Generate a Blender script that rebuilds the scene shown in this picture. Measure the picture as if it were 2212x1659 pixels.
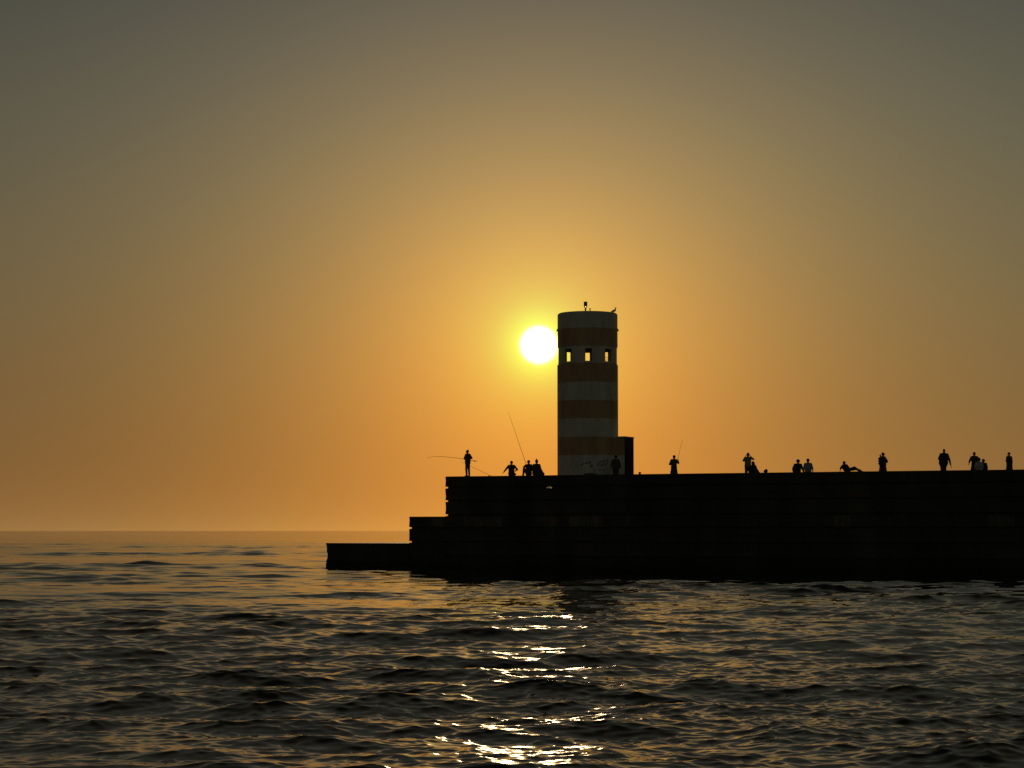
import bpy, bmesh, math, random
import numpy as np
from mathutils import Vector, Matrix

random.seed(4)
S = bpy.context.scene
COL = S.collection
for o in list(bpy.data.objects):
    bpy.data.objects.remove(o)

# ------------------------------------------------------------------ camera
F = 4731.0                      # focal length in units of the 2212-wide frame
EYE = Vector((0, 0, 2.75))
PITCH = math.atan((1147 - 829.5) / F) - math.radians(.059)    # the edge of the sea lies a little below eye level
cam = bpy.data.cameras.new('camera')
cam.sensor_fit = 'HORIZONTAL'; cam.sensor_width = 36; cam.lens = 36 * F / 2212
cam.clip_start = 0.5; cam.clip_end = 60000
cam_o = bpy.data.objects.new('camera', cam); COL.objects.link(cam_o)
cam_o.location = EYE; cam_o.rotation_euler = (math.pi / 2 + PITCH, 0, 0)
S.camera = cam_o


def ray(px, py):
    x, z = (px - 1106) / F, (829.5 - py) / F
    c, s = math.cos(PITCH), math.sin(PITCH)
    return Vector((x, c - s * z, s + c * z)).normalized()


def at(px, py, Y):              # point of the world seen at a photo position, Y metres out
    d = ray(px, py)
    return EYE + d * (Y / d.y)


# ------------------------------------------------------------------ world, sun, exposure
SUN = ray(1164, 745)
SUN_EL = math.asin(SUN.z)
SUN_AZ = math.atan2(SUN.x, SUN.y)

W = bpy.data.worlds.new('World'); S.world = W; W.use_nodes = True
nt = W.node_tree; nt.nodes.clear()


def N(t, **k):
    n = nt.nodes.new(t)
    for a, b in k.items():
        setattr(n, a, b)
    return n


def M(op, a, b=None, c=None, clamp=False):
    n = nt.nodes.new('ShaderNodeMath'); n.operation = op; n.use_clamp = clamp
    for i, v in enumerate((a, b, c)):
        if v is None:
            continue
        if isinstance(v, (int, float)):
            n.inputs[i].default_value = v
        else:
            nt.links.new(v, n.inputs[i])
    return n.outputs[0]


def smooth(v, lo, hi, a=0.0, b=1.0):
    n = nt.nodes.new('ShaderNodeMapRange'); n.interpolation_type = 'SMOOTHSTEP'
    nt.links.new(v, n.inputs[0])
    for i, x in zip((1, 2, 3, 4), (lo, hi, a, b)):
        n.inputs[i].default_value = x
    return n.outputs[0]


tc = N('ShaderNodeTexCoord')
nrm = N('ShaderNodeVectorMath', operation='NORMALIZE'); nt.links.new(tc.outputs['Generated'], nrm.inputs[0])
sub = N('ShaderNodeVectorMath', operation='SUBTRACT'); nt.links.new(nrm.outputs[0], sub.inputs[0]); sub.inputs[1].default_value = SUN
ln_ = N('ShaderNodeVectorMath', operation='LENGTH'); nt.links.new(sub.outputs[0], ln_.inputs[0])
theta = M('MULTIPLY', M('ARCSINE', M('MULTIPLY', ln_.outputs['Value'], 0.5, clamp=True)), 114.59)   # degrees from the sun
sep = N('ShaderNodeSeparateXYZ'); nt.links.new(nrm.outputs[0], sep.inputs[0])
elev = M('MAXIMUM', M('MULTIPLY', M('ARCSINE', sep.outputs[2]), 57.296), 0.0)
th_c = M('MINIMUM', theta, 17.0)
el_c = M('MINIMUM', elev, 15.0)
core = M('POWER', math.e, M('MULTIPLY', theta, -1.0))
hor = M('POWER', math.e, M('MULTIPLY', elev, -1.0))
# hazy evening sky: log-radiance falls with the angle from the sun and with height above the horizon
COEF = ((0.34967, -0.21032, 0.00083, -0.00240, -0.59897, 0.33556, 0.00618, -0.00285, 0.00293),
        (-0.97486, -0.15732, 0.09796, -0.00589, 0.94674, 0.57364, 0.00468, -0.00208, 0.00391),
        (-3.51377, -0.02792, 0.23589, -0.00830, 0.98836, 0.78870, 0.00125, -0.00378, 0.00324))
azi = M('SUBTRACT', M('MULTIPLY', M('ARCTAN2', sep.outputs[0], sep.outputs[1]), 57.296), math.degrees(SUN_AZ))
azi = M('MAXIMUM', M('MINIMUM', azi, 14.0), -14.0)
cmb = N('ShaderNodeCombineXYZ')
disc = smooth(theta, 0.26, 0.64, 1.0, 0.0)
disc = M('MULTIPLY', disc, disc)
ring = M('POWER', math.e, M('MULTIPLY', M('MULTIPLY', theta, theta), -2.0))
for i, (k0, k1, k2, k3, k4, k5, k6, k7, k8) in enumerate(COEF):
    v = M('MULTIPLY_ADD', th_c, k1, k0)
    v = M('MULTIPLY_ADD', el_c, k2, v)
    v = M('MULTIPLY_ADD', M('MULTIPLY', el_c, el_c), k3, v)
    v = M('MULTIPLY_ADD', core, k4, v)
    v = M('MULTIPLY_ADD', hor, k5, v)
    v = M('MULTIPLY_ADD', M('MULTIPLY', th_c, th_c), k6, v)
    v = M('MULTIPLY_ADD', M('MULTIPLY', th_c, el_c), k7, v)
    v = M('MULTIPLY_ADD', azi, k8, v)
    v = M('POWER', math.e, v)
    v = M('MULTIPLY_ADD', ring, (.30, .36, .0)[i], v)
    v = M('MULTIPLY_ADD', disc, (16.0, 11.0, 4.5)[i], v)
    nt.links.new(v, cmb.inputs[i])
sky = N('ShaderNodeTexSky', sky_type='NISHITA', sun_disc=False)
sky.sun_elevation = SUN_EL; sky.sun_rotation = SUN_AZ; sky.dust_density = 2.0; sky.air_density = 1.0; sky.ozone_density = 1
skm = N('ShaderNodeMix', data_type='RGBA', blend_type='MULTIPLY'); skm.inputs[0].default_value = 1
tint = N('ShaderNodeMix', data_type='RGBA')     # brighter hazy band low in the east, dark overhead
nt.links.new(smooth(elev, 8, 38), tint.inputs[0]); tint.inputs[6].default_value = (0.060, 0.050, 0.040, 1); tint.inputs[7].default_value = (0.030, 0.022, 0.013, 1)
nt.links.new(sky.outputs[0], skm.inputs[6]); nt.links.new(tint.outputs[2], skm.inputs[7])
mix = N('ShaderNodeMix', data_type='RGBA')
nt.links.new(smooth(theta, 17.5, 55), mix.inputs[0])
nt.links.new(cmb.outputs[0], mix.inputs[6]); nt.links.new(skm.outputs[2], mix.inputs[7])
bg = N('ShaderNodeBackground'); out = N('ShaderNodeOutputWorld')
nt.links.new(mix.outputs[2], bg.inputs[0]); bg.inputs[1].default_value = 1.0
nt.links.new(bg.outputs[0], out.inputs[0])

sl = bpy.data.lights.new('sun', 'SUN'); sl.energy = 3.0; sl.angle = math.radians(0.53); sl.color = (1, .66, .34)
so = bpy.data.objects.new('sun', sl); COL.objects.link(so)
so.location = (0, 0, 60); so.rotation_euler = (-SUN).to_track_quat('-Z', 'Y').to_euler()

S.view_settings.view_transform = 'Standard'; S.view_settings.look = 'None'
S.view_settings.exposure = 0; S.view_settings.gamma = 1
S.render.engine = 'CYCLES'
S.cycles.sample_clamp_direct = 12; S.cycles.sample_clamp_indirect = 8
S.cycles.max_bounces = 5; S.cycles.glossy_bounces = 3; S.cycles.diffuse_bounces = 2; S.cycles.volume_bounces = 0
S.cycles.caustics_reflective = False
S.cycles.use_denoising = False


# ------------------------------------------------------------------ helpers
def tag(o, label=None, cat=None, group=None, kind=None):
    for k, v in (('label', label), ('category', cat), ('group', group), ('kind', kind)):
        if v:
            o[k] = v
    return o


def empty(name, loc):
    o = bpy.data.objects.new(name, None); COL.objects.link(o); o.location = loc
    o.empty_display_size = 0.3
    return o


def link(name, me, mat=None, parent=None, loc=None):
    o = bpy.data.objects.new(name, me); COL.objects.link(o)
    if mat:
        me.materials.clear(); me.materials.append(mat)
    if parent:
        o.parent = parent
    if loc is not None:
        o.location = loc
    return o


def mesh(name, verts, faces, smooth_=False):
    me = bpy.data.meshes.new(name); me.from_pydata([tuple(v) for v in verts], [], faces)
    if smooth_:
        me.polygons.foreach_set('use_smooth', [True] * len(me.polygons))
    me.update()
    return me


def material(name, col, rough=0.8, bump=None, var=None, metal=0.0, spec=0.4):
    """plain procedural material: base colour broken by noise, optional bump"""
    m = bpy.data.materials.new(name); m.use_nodes = True
    t = m.node_tree; b = t.nodes['Principled BSDF']
    b.inputs['Roughness'].default_value = rough; b.inputs['Metallic'].default_value = metal
    b.inputs['Specular IOR Level'].default_value = spec
    tc = t.nodes.new('ShaderNodeTexCoord')
    n = t.nodes.new('ShaderNodeTexNoise'); n.inputs['Scale'].default_value = (var or (4, .3))[0]; n.inputs['Detail'].default_value = 6
    t.links.new(tc.outputs['Object'], n.inputs['Vector'])
    r = t.nodes.new('ShaderNodeMapRange'); d = (var or (4, .3))[1]
    r.inputs[1].default_value = .3; r.inputs[2].default_value = .7; r.inputs[3].default_value = 1 - d; r.inputs[4].default_value = 1 + d
    t.links.new(n.outputs[0], r.inputs[0])
    mx = t.nodes.new('ShaderNodeVectorMath'); mx.operation = 'SCALE'; mx.inputs[0].default_value = col[:3]
    t.links.new(r.outputs[0], mx.inputs['Scale']); t.links.new(mx.outputs[0], b.inputs['Base Color'])
    if bump:
        n2 = t.nodes.new('ShaderNodeTexNoise'); n2.inputs['Scale'].default_value = bump[0]; n2.inputs['Detail'].default_value = 5
        t.links.new(tc.outputs['Object'], n2.inputs['Vector'])
        bp = t.nodes.new('ShaderNodeBump'); bp.inputs['Strength'].default_value = .6; bp.inputs['Distance'].default_value = bump[1]
        t.links.new(n2.outputs[0], bp.inputs['Height']); t.links.new(bp.outputs[0], b.inputs['Normal'])
    return m


# ------------------------------------------------------------------ frame of the breakwater
A0 = Vector((-4.5, 148.0, 0))           # foot of the main wall's seaward corner
al = math.radians(26.85)
U = Vector((math.cos(al), -math.sin(al), 0))    # along the wall, to the right and towards the viewer
V = Vector((math.sin(al), math.cos(al), 0))     # away from the viewer


def P(u, v, z=0.0):
    return A0 + U * u + V * v + Vector((0, 0, z))


def on_pier(px, v):             # (u) of the line v metres behind the wall face seen in photo column px
    d = ray(px, 1010); t = d.x / d.y
    b = A0 + V * v
    return (b.y * t - b.x) / (U.x - U.y * t)


ZT, ZD = 6.27, 5.72             # parapet top, deck


def block(name, u0, u1, v0, v1, zb, zt, grooves, mat, parent, ragged=0.0, gin=0.13, gh=0.14):
    prof = [(0.0, zb)]
    for g in sorted(grooves):
        prof += [(0.0, g - gh / 2), (gin, g - gh / 2 + .03), (gin, g + gh / 2 - .03), (0.0, g + gh / 2)]
    prof += [(0.0, zt - .03), (.03, zt)]
    if ragged:
        p2 = []
        for a, b in zip(prof, prof[1:]):
            p2.append(a); n = int((b[1] - a[1]) / .22)
            for i in range(1, n):
                p2.append((a[0] + (b[0] - a[0]) * i / n + random.random() * ragged, a[1] + (b[1] - a[1]) * i / n))
        prof = p2 + [prof[-1]]
    nu = max(2, int((u1 - u0) / 1.2))
    vs, fs = [], []
    ring = []
    for i, z in prof:
        loop = []
        for k in range(nu + 1):
            loop.append((u0 + i + (u1 - u0 - 2 * i) * k / nu, v0 + i))
        for k in range(nu + 1):
            loop.append((u1 - i - (u1 - u0 - 2 * i) * k / nu, v1 - i))
        st = len(vs)
        for k, (u, v) in enumerate(loop):
            j = (random.random() - .5) * ragged * .6 if 0 < k < nu else 0
            vs.append(P(u, v + j, z))
        ring.append((st, len(loop)))
    for (a, n), (b, _) in zip(ring, ring[1:]):
        for k in range(n):
            fs.append((a + k, a + (k + 1) % n, b + (k + 1) % n, b + k))
    fs.append(tuple(range(ring[0][0] + ring[0][1] - 1, ring[0][0] - 1, -1)))
    fs.append(tuple(range(ring[-1][0], ring[-1][0] + ring[-1][1])))
    return link(name, mesh(name, vs, fs), mat, parent)


# weathered dark concrete: damp, stained, with pale lime runs below the third joint
def concrete(name, base, streaks=True):
    m = bpy.data.materials.new(name); m.use_nodes = True
    t = m.node_tree; b = t.nodes['Principled BSDF']; L = t.links.new
    b.inputs['Roughness'].default_value = .85; b.inputs['Specular IOR Level'].default_value = .25
    g = t.nodes.new('ShaderNodeNewGeometry')

    def noise(scale, vec, detail=5):
        n = t.nodes.new('ShaderNodeTexNoise'); n.inputs['Scale'].default_value = scale; n.inputs['Detail'].default_value = detail
        mp = t.nodes.new('ShaderNodeMapping'); mp.inputs['Scale'].default_value = vec
        L(g.outputs['Position'], mp.inputs[0]); L(mp.outputs[0], n.inputs['Vector'])
        return n.outputs[0]

    def rng(v, a, b_, c, d):
        r = t.nodes.new('ShaderNodeMapRange'); L(v, r.inputs[0])
        for i, x in zip((1, 2, 3, 4), (a, b_, c, d)):
            r.inputs[i].default_value = x
        return r.outputs[0]

    def mul(a, b_, op='MULTIPLY'):
        n = t.nodes.new('ShaderNodeMath'); n.operation = op
        for i, x in enumerate((a, b_)):
            if isinstance(x, (int, float)):
                n.inputs[i].default_value = x
            else:
                L(x, n.inputs[i])
        return n.outputs[0]
    v = mul(rng(noise(.5, (1, 1, .35)), .3, .7, .5, 1.5), rng(noise(7, (1, 1, 1)), .3, .7, .75, 1.25))
    if streaks:
        sp = t.nodes.new('ShaderNodeSeparateXYZ'); L(g.outputs['Position'], sp.inputs[0])
        band = mul(rng(sp.outputs[2], 2.88, 2.95, 0, 1), rng(sp.outputs[2], 3.55, 3.58, 1, 0))
        run = mul(rng(noise(.33, (1, 1, .05), 2), .55, .60, 0, 1), rng(noise(5, (1, 1, .03), 2), .35, .6, .2, 1))
        v = mul(v, mul(mul(mul(band, run), 1.3), 1.0, 'ADD'))
        wet = rng(sp.outputs[2], .3, 1.1, .4, 1)
        v = mul(v, wet)
    sc = t.nodes.new('ShaderNodeVectorMath'); sc.operation = 'SCALE'; sc.inputs[0].default_value = base
    L(v, sc.inputs['Scale']); L(sc.outputs[0], b.inputs['Base Color'])
    bp = t.nodes.new('ShaderNodeBump'); bp.inputs['Strength'].default_value = .7; bp.inputs['Distance'].default_value = .04
    L(noise(6, (1, 1, 1), 8), bp.inputs['Height']); L(bp.outputs[0], b.inputs['Normal'])
    return m


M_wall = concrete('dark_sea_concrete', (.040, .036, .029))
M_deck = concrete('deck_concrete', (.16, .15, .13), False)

pier = empty('breakwater', P(0, 0, 0))
tag(pier, 'long dark concrete breakwater stepping down to the sea at its left end', 'breakwater')
MI = Matrix.Translation(-pier.location)


def own(o):                     # geometry was written in world space: shift it under its Empty
    o.data.transform(Matrix.Translation(-o.parent.location)); return o


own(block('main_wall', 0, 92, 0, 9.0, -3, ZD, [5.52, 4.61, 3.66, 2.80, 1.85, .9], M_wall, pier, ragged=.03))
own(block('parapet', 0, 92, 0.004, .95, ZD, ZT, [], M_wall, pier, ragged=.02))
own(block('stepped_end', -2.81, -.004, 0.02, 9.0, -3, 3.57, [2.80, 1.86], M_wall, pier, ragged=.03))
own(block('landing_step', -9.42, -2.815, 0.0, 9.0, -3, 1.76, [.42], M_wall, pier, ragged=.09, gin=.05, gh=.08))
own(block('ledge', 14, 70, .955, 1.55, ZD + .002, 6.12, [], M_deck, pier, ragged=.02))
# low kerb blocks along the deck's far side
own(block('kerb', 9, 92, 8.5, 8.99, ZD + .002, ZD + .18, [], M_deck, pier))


# ------------------------------------------------------------------ lighthouse
TC = at(1269.8, 1000, 147.0); TC.z = 0
TR, TIN = 2.02, 1.82
tower = empty('lighthouse', (TC.x, TC.y, ZD))
tag(tower, 'round banded lighthouse tower with square openings near the top', 'lighthouse')

BZ = [7.63, 8.84, 10.05, 11.26, 12.50, 13.74, 14.94, 16.10]     # paint edges, white below the first


def banded(name, white, red, rough=.6):
    m = bpy.data.materials.new(name); m.use_nodes = True
    t = m.node_tree; b = t.nodes['Principled BSDF']; L = t.links.new
    b.inputs['Roughness'].default_value = rough; b.inputs['Specular IOR Level'].default_value = .3
    g = t.nodes.new('ShaderNodeNewGeometry'); sp = t.nodes.new('ShaderNodeSeparateXYZ'); L(g.outputs['Position'], sp.inputs[0])
    n = t.nodes.new('ShaderNodeTexNoise'); n.inputs['Scale'].default_value = 6; n.inputs['Detail'].default_value = 6
    L(g.outputs['Position'], n.inputs['Vector'])
    a = t.nodes.new('ShaderNodeMath'); a.operation = 'MULTIPLY_ADD'; L(n.outputs[0], a.inputs[0]); a.inputs[1].default_value = .03
    L(sp.outputs[2], a.inputs[2])
    mr = t.nodes.new('ShaderNodeMapRange'); L(a.outputs[0], mr.inputs[0]); mr.inputs[1].default_value = 5; mr.inputs[2].default_value = 18
    cr = t.nodes.new('ShaderNodeValToRGB'); cr.color_ramp.interpolation = 'CONSTANT'; L(mr.outputs[0], cr.inputs[0])
    e = cr.color_ramp.elements; e[0].position = 0; e[0].color = white; e[1].position = (BZ[0] - 5) / 13; e[1].color = red
    for i, z in enumerate(BZ[1:]):
        q = e.new((z - 5) / 13); q.color = white if i % 2 == 0 else red
    n2 = t.nodes.new('ShaderNodeTexNoise'); n2.inputs['Scale'].default_value = 1.4; n2.inputs['Detail'].default_value = 8
    mp = t.nodes.new('ShaderNodeMapping'); mp.inputs['Scale'].default_value = (1, 1, .35); L(g.outputs['Position'], mp.inputs[0]); L(mp.outputs[0], n2.inputs['Vector'])
    r = t.nodes.new('ShaderNodeMapRange'); L(n2.outputs[0], r.inputs[0])
    for i, x in zip((1, 2, 3, 4), (.3, .7, .78, 1.15)):
        r.inputs[i].default_value = x
    s = t.nodes.new('ShaderNodeVectorMath'); s.operation = 'SCALE'; L(cr.outputs[0], s.inputs[0]); L(r.outputs[0], s.inputs['Scale'])
    L(s.outputs[0], b.inputs['Base Color'])
    bp = t.nodes.new('ShaderNodeBump'); bp.inputs['Strength'].default_value = .4; bp.inputs['Distance'].default_value = .02
    L(n.outputs[0], bp.inputs['Height']); L(bp.outputs[0], b.inputs['Normal'])
    return m


M_band = banded('red_and_white_paint', (.52, .50, .45, 1), (.38, .255, .15, 1))  # red paint lightened in its colour to imitate veiling glare over the bands
M_white = material('weathered_white_paint', (.55, .53, .48), .6)
M_dark = material('dark_painted_steel', (.05, .05, .05), .5)
M_steel = material('grey_steel', (.25, .25, .24), .4, metal=.6)
M_frame = material('grey_jamb', (.30, .28, .25), .7)

# shaft: (angle, z) grid, with the eight openings left out of both skins
ang = []
WIN = [(0, .238), (43, .30), (90, .24), (137, .30), (180, .238), (223, .30), (270, .24), (317, .30)]   # bearing, half width
for s in range(8):
    c, half = WIN[s][0], math.degrees(WIN[s][1] / TR)
    ang += [c - half, c - half / 3, c + half / 3, c + half]
    c2, half2 = WIN[(s + 1) % 8][0] + (360 if s == 7 else 0), math.degrees(WIN[(s + 1) % 8][1] / TR)
    a0_, a1_ = c + half, c2 - half2
    ang += [a0_ + (a1_ - a0_) * k / 7 for k in range(1, 7)]
per = 10
zs = [ZD, 6.3, 7.0, 7.63, 8.2, 8.84, 9.5, 10.05, 10.7, 11.26, 11.9, 12.50, 13.1, 13.72, 13.74, 13.88, 14.72, 14.90, 14.92, 15.5, 16.02, 16.10, 16.6, 17.1, 17.17, 17.2]


def rad(z):
    if 13.739 < z < 14.905:
        return TR - .045
    if z >= 17.19:
        return TR - .10
    if z >= 17.16:
        return TR - .03
    return TR + (.02 if z < 13.73 else 0)


def pol(r, deg, z):             # 0 deg faces the viewer, positive to the right
    a = math.radians(deg)
    return Vector((r * math.sin(a), -r * math.cos(a), z - ZD))


vs, fs = [], []
n = len(ang); m = len(zs)
for r_in in (False, True):
    for z in zs:
        for a in ang:
            vs.append(pol(TIN if r_in else rad(z), a, z))
is_op = lambda i, j: (i % per) < 3 and zs[j] == 13.88
for i in range(n):
    i2 = (i + 1) % n
    for j in range(m - 1):
        if is_op(i, j):
            continue
        fs.append((j * n + i, j * n + i2, (j + 1) * n + i2, (j + 1) * n + i))
        q = n * m
        fs.append((q + j * n + i2, q + j * n + i, q + (j + 1) * n + i, q + (j + 1) * n + i2))
    fs.append(((m - 1) * n + i, (m - 1) * n + i2, n * m + (m - 1) * n + i2, n * m + (m - 1) * n + i))
    fs.append((i2, i, n * m + i, n * m + i2))
me = mesh('shaft', vs, fs)
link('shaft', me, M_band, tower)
# jamb linings: one window per opening
for s in range(8):
    w, z0, z1 = WIN[s][1] - .008, 13.885, 14.715
    c = WIN[s][0]
    rO, rI = TR - .05, TIN - .01
    vv, ff = [], []
    for r in (rO, rI):
        hw = math.degrees(w / TR)
        for k, (da, z) in enumerate(((-hw, z0), (hw, z0), (hw, z1), (-hw, z1))):
            vv.append(pol(r, c + da, z))
    for r in (rO, rI):
        hw = math.degrees((w + .0075) / TR)
        for k, (da, z) in enumerate(((-hw, z0 - .004), (hw, z0 - .004), (hw, z1 + .004), (-hw, z1 + .004))):
            vv.append(pol(r, c + da, z))
    for k in range(4):
        k2 = (k + 1) % 4
        ff += [(k, k + 4, k2 + 4, k2), (8 + k, 8 + k2, 12 + k2, 12 + k), (k, k2, 8 + k2, 8 + k), (4 + k, 12 + k, 12 + k2, 4 + k2)]
    wo = link('window', mesh('window', vv, ff), M_frame, tower)
    if s in (1, 6, 3):
        bmw = bmesh.new()
        a, b_ = pol((rO + rI) / 2, c - 7.4, z0 + .24 + .02 * s), pol((rO + rI) / 2, c + 7.4, z0 + .24 + .02 * s)
        d = (b_ - a)
        mt = Matrix.Translation((a + b_) / 2) @ d.to_track_quat('Z', 'Y').to_matrix().to_4x4()
        bmesh.ops.create_cone(bmw, cap_ends=True, segments=8, radius1=.014, radius2=.014, depth=d.length, matrix=mt)
        mb = bpy.data.meshes.new('window_bar'); bmw.to_mesh(mb); bmw.free()
        link('window_bar', mb, M_dark, wo)


def lathe(name, prof, mat, parent, loc=(0, 0, 0), seg=32):
    vv, ff = [], []
    for r, z in prof:
        for k in range(seg):
            a = 2 * math.pi * k / seg
            vv.append((r * math.cos(a), r * math.sin(a), z))
    for j in range(len(prof) - 1):
        for k in range(seg):
            k2 = (k + 1) % seg
            ff.append((j * seg + k, j * seg + k2, (j + 1) * seg + k2, (j + 1) * seg + k))
    ff.append(tuple(range(seg - 1, -1, -1)))
    ff.append(tuple(range((len(prof) - 1) * seg, len(prof) * seg)))
    me = mesh(name, vv, ff)
    me.polygons.foreach_set('use_smooth', [len(p.vertices) == 4 for p in me.polygons])
    me.set_sharp_from_angle(angle=math.radians(35))
    return link(name, me, mat, parent, loc)


lathe('roof', [(TIN + .001, 0), (TIN + .001, .14), (TR - .105, .17), (TR - .105, .195), (1.2, .215), (.1, .23)], M_white, tower, (0, 0, 17.02 - ZD), 64)
lathe('upper_floor', [(TIN - .002, 0), (TIN - .002, .2)], M_deck, tower, (0, 0, 13.45 - ZD), 64)
# small wedge-shaped drip brackets either side, under the top white band
for sg in (-1, 1):
    vv = []
    for y in (-.16, .16):
        vv += [(sg * (TR - .03), y, 16.28 - ZD), (sg * (TR + .095), y, 16.03 - ZD), (sg * (TR - .03), y, 16.03 - ZD)]
    link('bracket', mesh('bracket', vv, [(0, 1, 2), (5, 4, 3), (0, 3, 4, 1), (1, 4, 5, 2), (2, 5, 3, 0)]), M_dark, tower)

# stair house against the tower's foot
av = [(-.43, 2.89), (1.05, 2.89)]       # v, u of the end face, about the tower's centre
z0, z1 = 0.0, 8.80 - ZD


def UV(u, v, z):
    return U * u + V * v + Vector((0, 0, z))


def prism(name, u0, u1, v0, v1, za, zb, mat, parent, bev=.015):
    bm = bmesh.new()
    c = [bm.verts.new(UV(u, v, z)) for z in (za, zb) for u, v in ((u0, v0), (u1, v0), (u1, v1), (u0, v1))]
    for f in ((3, 2, 1, 0), (4, 5, 6, 7), (0, 1, 5, 4), (1, 2, 6, 5), (2, 3, 7, 6), (3, 0, 4, 7)):
        bm.faces.new([c[i] for i in f])
    if bev:
        bmesh.ops.bevel(bm, geom=bm.edges[:], offset=bev, segments=1, affect='EDGES')
    me = bpy.data.meshes.new(name); bm.to_mesh(me); bm.free()
    return link(name, me, mat, parent)


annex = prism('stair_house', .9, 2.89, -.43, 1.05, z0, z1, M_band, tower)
prism('stair_roof', .9, 2.93, -.46, 1.09, z1 + .002, z1 + .075, M_white, annex)
prism('side_wall', 2.8905, 2.90, -.43, 1.05, 0.001, z1 - .001, M_wall, annex, 0)
M_door = material('dark_door_paint', (.03, .026, .02), .95, spec=.1)
door = prism('door', 2.902, 2.925, -.22, .86, .02, 2.35, M_door, annex)
prism('door_frame', 2.901, 2.94, .865, .95, .02, 2.43, M_door, annex)
prism('door_frame', 2.901, 2.94, -.31, -.225, .02, 2.43, M_door, annex)

# scrawled paint on the lowest white band
M_scrawl = material('faded_black_spray_paint', (.10, .10, .09), .7)


def g2(X, Y):
    px, py = (2195 + X / 7.761) / 1.8227, (1780 + Y / 7.761) / 1.8227
    p = at(px, py, 145.2)
    return p.x - TC.x, p.z


def scrawl(strokes, parent):
    vv, ff = [], []
    for pts, wd in strokes:
        pp = [g2(*q) for q in pts]
        prev = None
        for k in range(len(pp) - 1):
            (x0, za), (x1, zb) = pp[k], pp[k + 1]
            nseg = 5
            for i in range(nseg + (k == len(pp) - 2)):
                f = i / nseg
                x, z = x0 + (x1 - x0) * f, za + (zb - za) * f
                d = Vector((x1 - x0, zb - za)).normalized()
                w = wd * random.uniform(.55, 1.2)
                a = []
                for sgn in (-1, 1):
                    X = x - sgn * d.y * w / 2; Z = z + sgn * d.x * w / 2
                    ph = math.degrees(math.asin(max(-.97, min(.97, X / TR))))
                    vv.append(pol(TR + .026, ph, Z)); a.append(len(vv) - 1)
                if prev:
                    ff.append((prev[0], a[0], a[1], prev[1]))
                prev = a
    return link('graffiti', mesh('graffiti', vv, ff), M_scrawl, parent)


scrawl([([(730, 430), (738, 370), (860, 340), (920, 308), (1000, 290), (1012, 345), (950, 352)], .06),
        ([(870, 350), (900, 330), (940, 345)], .05),
        ([(985, 452), (1060, 402), (1062, 440), (1000, 448)], .07)], tower)
scrawl([([(1262, 445), (1236, 400), (1240, 345), (1300, 302), (1440, 252), (1490, 262), (1548, 240)], .07),
        ([(1290, 420), (1350, 402), (1440, 392), (1500, 345), (1552, 290)], .06),
        ([(1390, 312), (1470, 292)], .05), ([(1340, 385), (1400, 350), (1450, 330)], .04),
        ([(1250, 540), (1330, 545)], .05), ([(1400, 560), (1462, 540)], .04), ([(1090, 575), (1130, 545), (1160, 580)], .04)], tower)

# beacon lamp on the roof
ROOF = 17.25
lp = TC + Vector((-.13, 0, 0))
bz = ROOF
beacon = empty('beacon_lamp', (lp.x, lp.y, bz))
tag(beacon, 'small lantern on a short post at the middle of the lighthouse roof', 'beacon')
lathe('post', [(.11, 0), (.11, .03), (.055, .05), (.055, .36), (.07, .37)], M_steel, beacon, seg=20)
mg = bpy.data.materials.new('pale_lens'); mg.use_nodes = True
b = mg.node_tree.nodes['Principled BSDF']; b.inputs['Base Color'].default_value = (.85, .8, .7, 1); b.inputs['Roughness'].default_value = .15
b.inputs['Transmission Weight'].default_value = .8
lathe('lens', [(.095, .372), (.10, .39), (.10, .46), (.095, .475)], mg, beacon, seg=20)
lathe('lamp_housing', [(.10, .477), (.12, .52), (.12, .74), (.125, .745), (.125, .765), (.05, .78)], M_dark, beacon, seg=20)
vent = empty('roof_vent', (TC.x + .16, TC.y - .35, ROOF - .01))
tag(vent, 'stubby vent pipe just right of the beacon lamp on the lighthouse roof', 'vent')
lathe('pipe', [(.035, 0), (.035, .24)], M_steel, vent, seg=14)
lathe('cowl', [(.055, .241), (.055, .29), (.02, .31)], M_dark, vent, seg=14)

# ------------------------------------------------------------------ soft bodies: tapered capsules fused into one skin
def cap(bag, p0, p1, r0, r1=None, sx=1.0):
    r1 = r0 if r1 is None else r1
    p0, p1 = Vector(p0), Vector(p1)
    d = p1 - p0
    q = (d.to_track_quat('Z', 'Y') if d.length > 1e-6 else Vector((0, 0, 1)).to_track_quat('Z', 'Y')).to_matrix()
    vv, ff = [], []
    seg, rg = 12, 4
    prof = [(r0 * math.cos(a), -r0 * math.sin(a), 0) for a in [math.pi / 2 * k / rg for k in range(rg, -1, -1)]]
    prof += [(r1 * math.cos(a), r1 * math.sin(a), 1) for a in [math.pi / 2 * k / rg for k in range(0, rg + 1)]]
    for r, h, e in prof:
        for k in range(seg):
            a = 2 * math.pi * k / seg
            w = q @ Vector((max(r, 1e-4) * math.cos(a), max(r, 1e-4) * math.sin(a), h)) + (p1 if e else p0)
            vv.append(w)
    for j in range(len(prof) - 1):
        for k in range(seg):
            k2 = (k + 1) % seg
            ff.append((j * seg + k, j * seg + k2, (j + 1) * seg + k2, (j + 1) * seg + k))
    ff.append(tuple(range(seg - 1, -1, -1))); ff.append(tuple(range((len(prof) - 1) * seg, len(prof) * seg)))
    bag.append((vv, ff))


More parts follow.
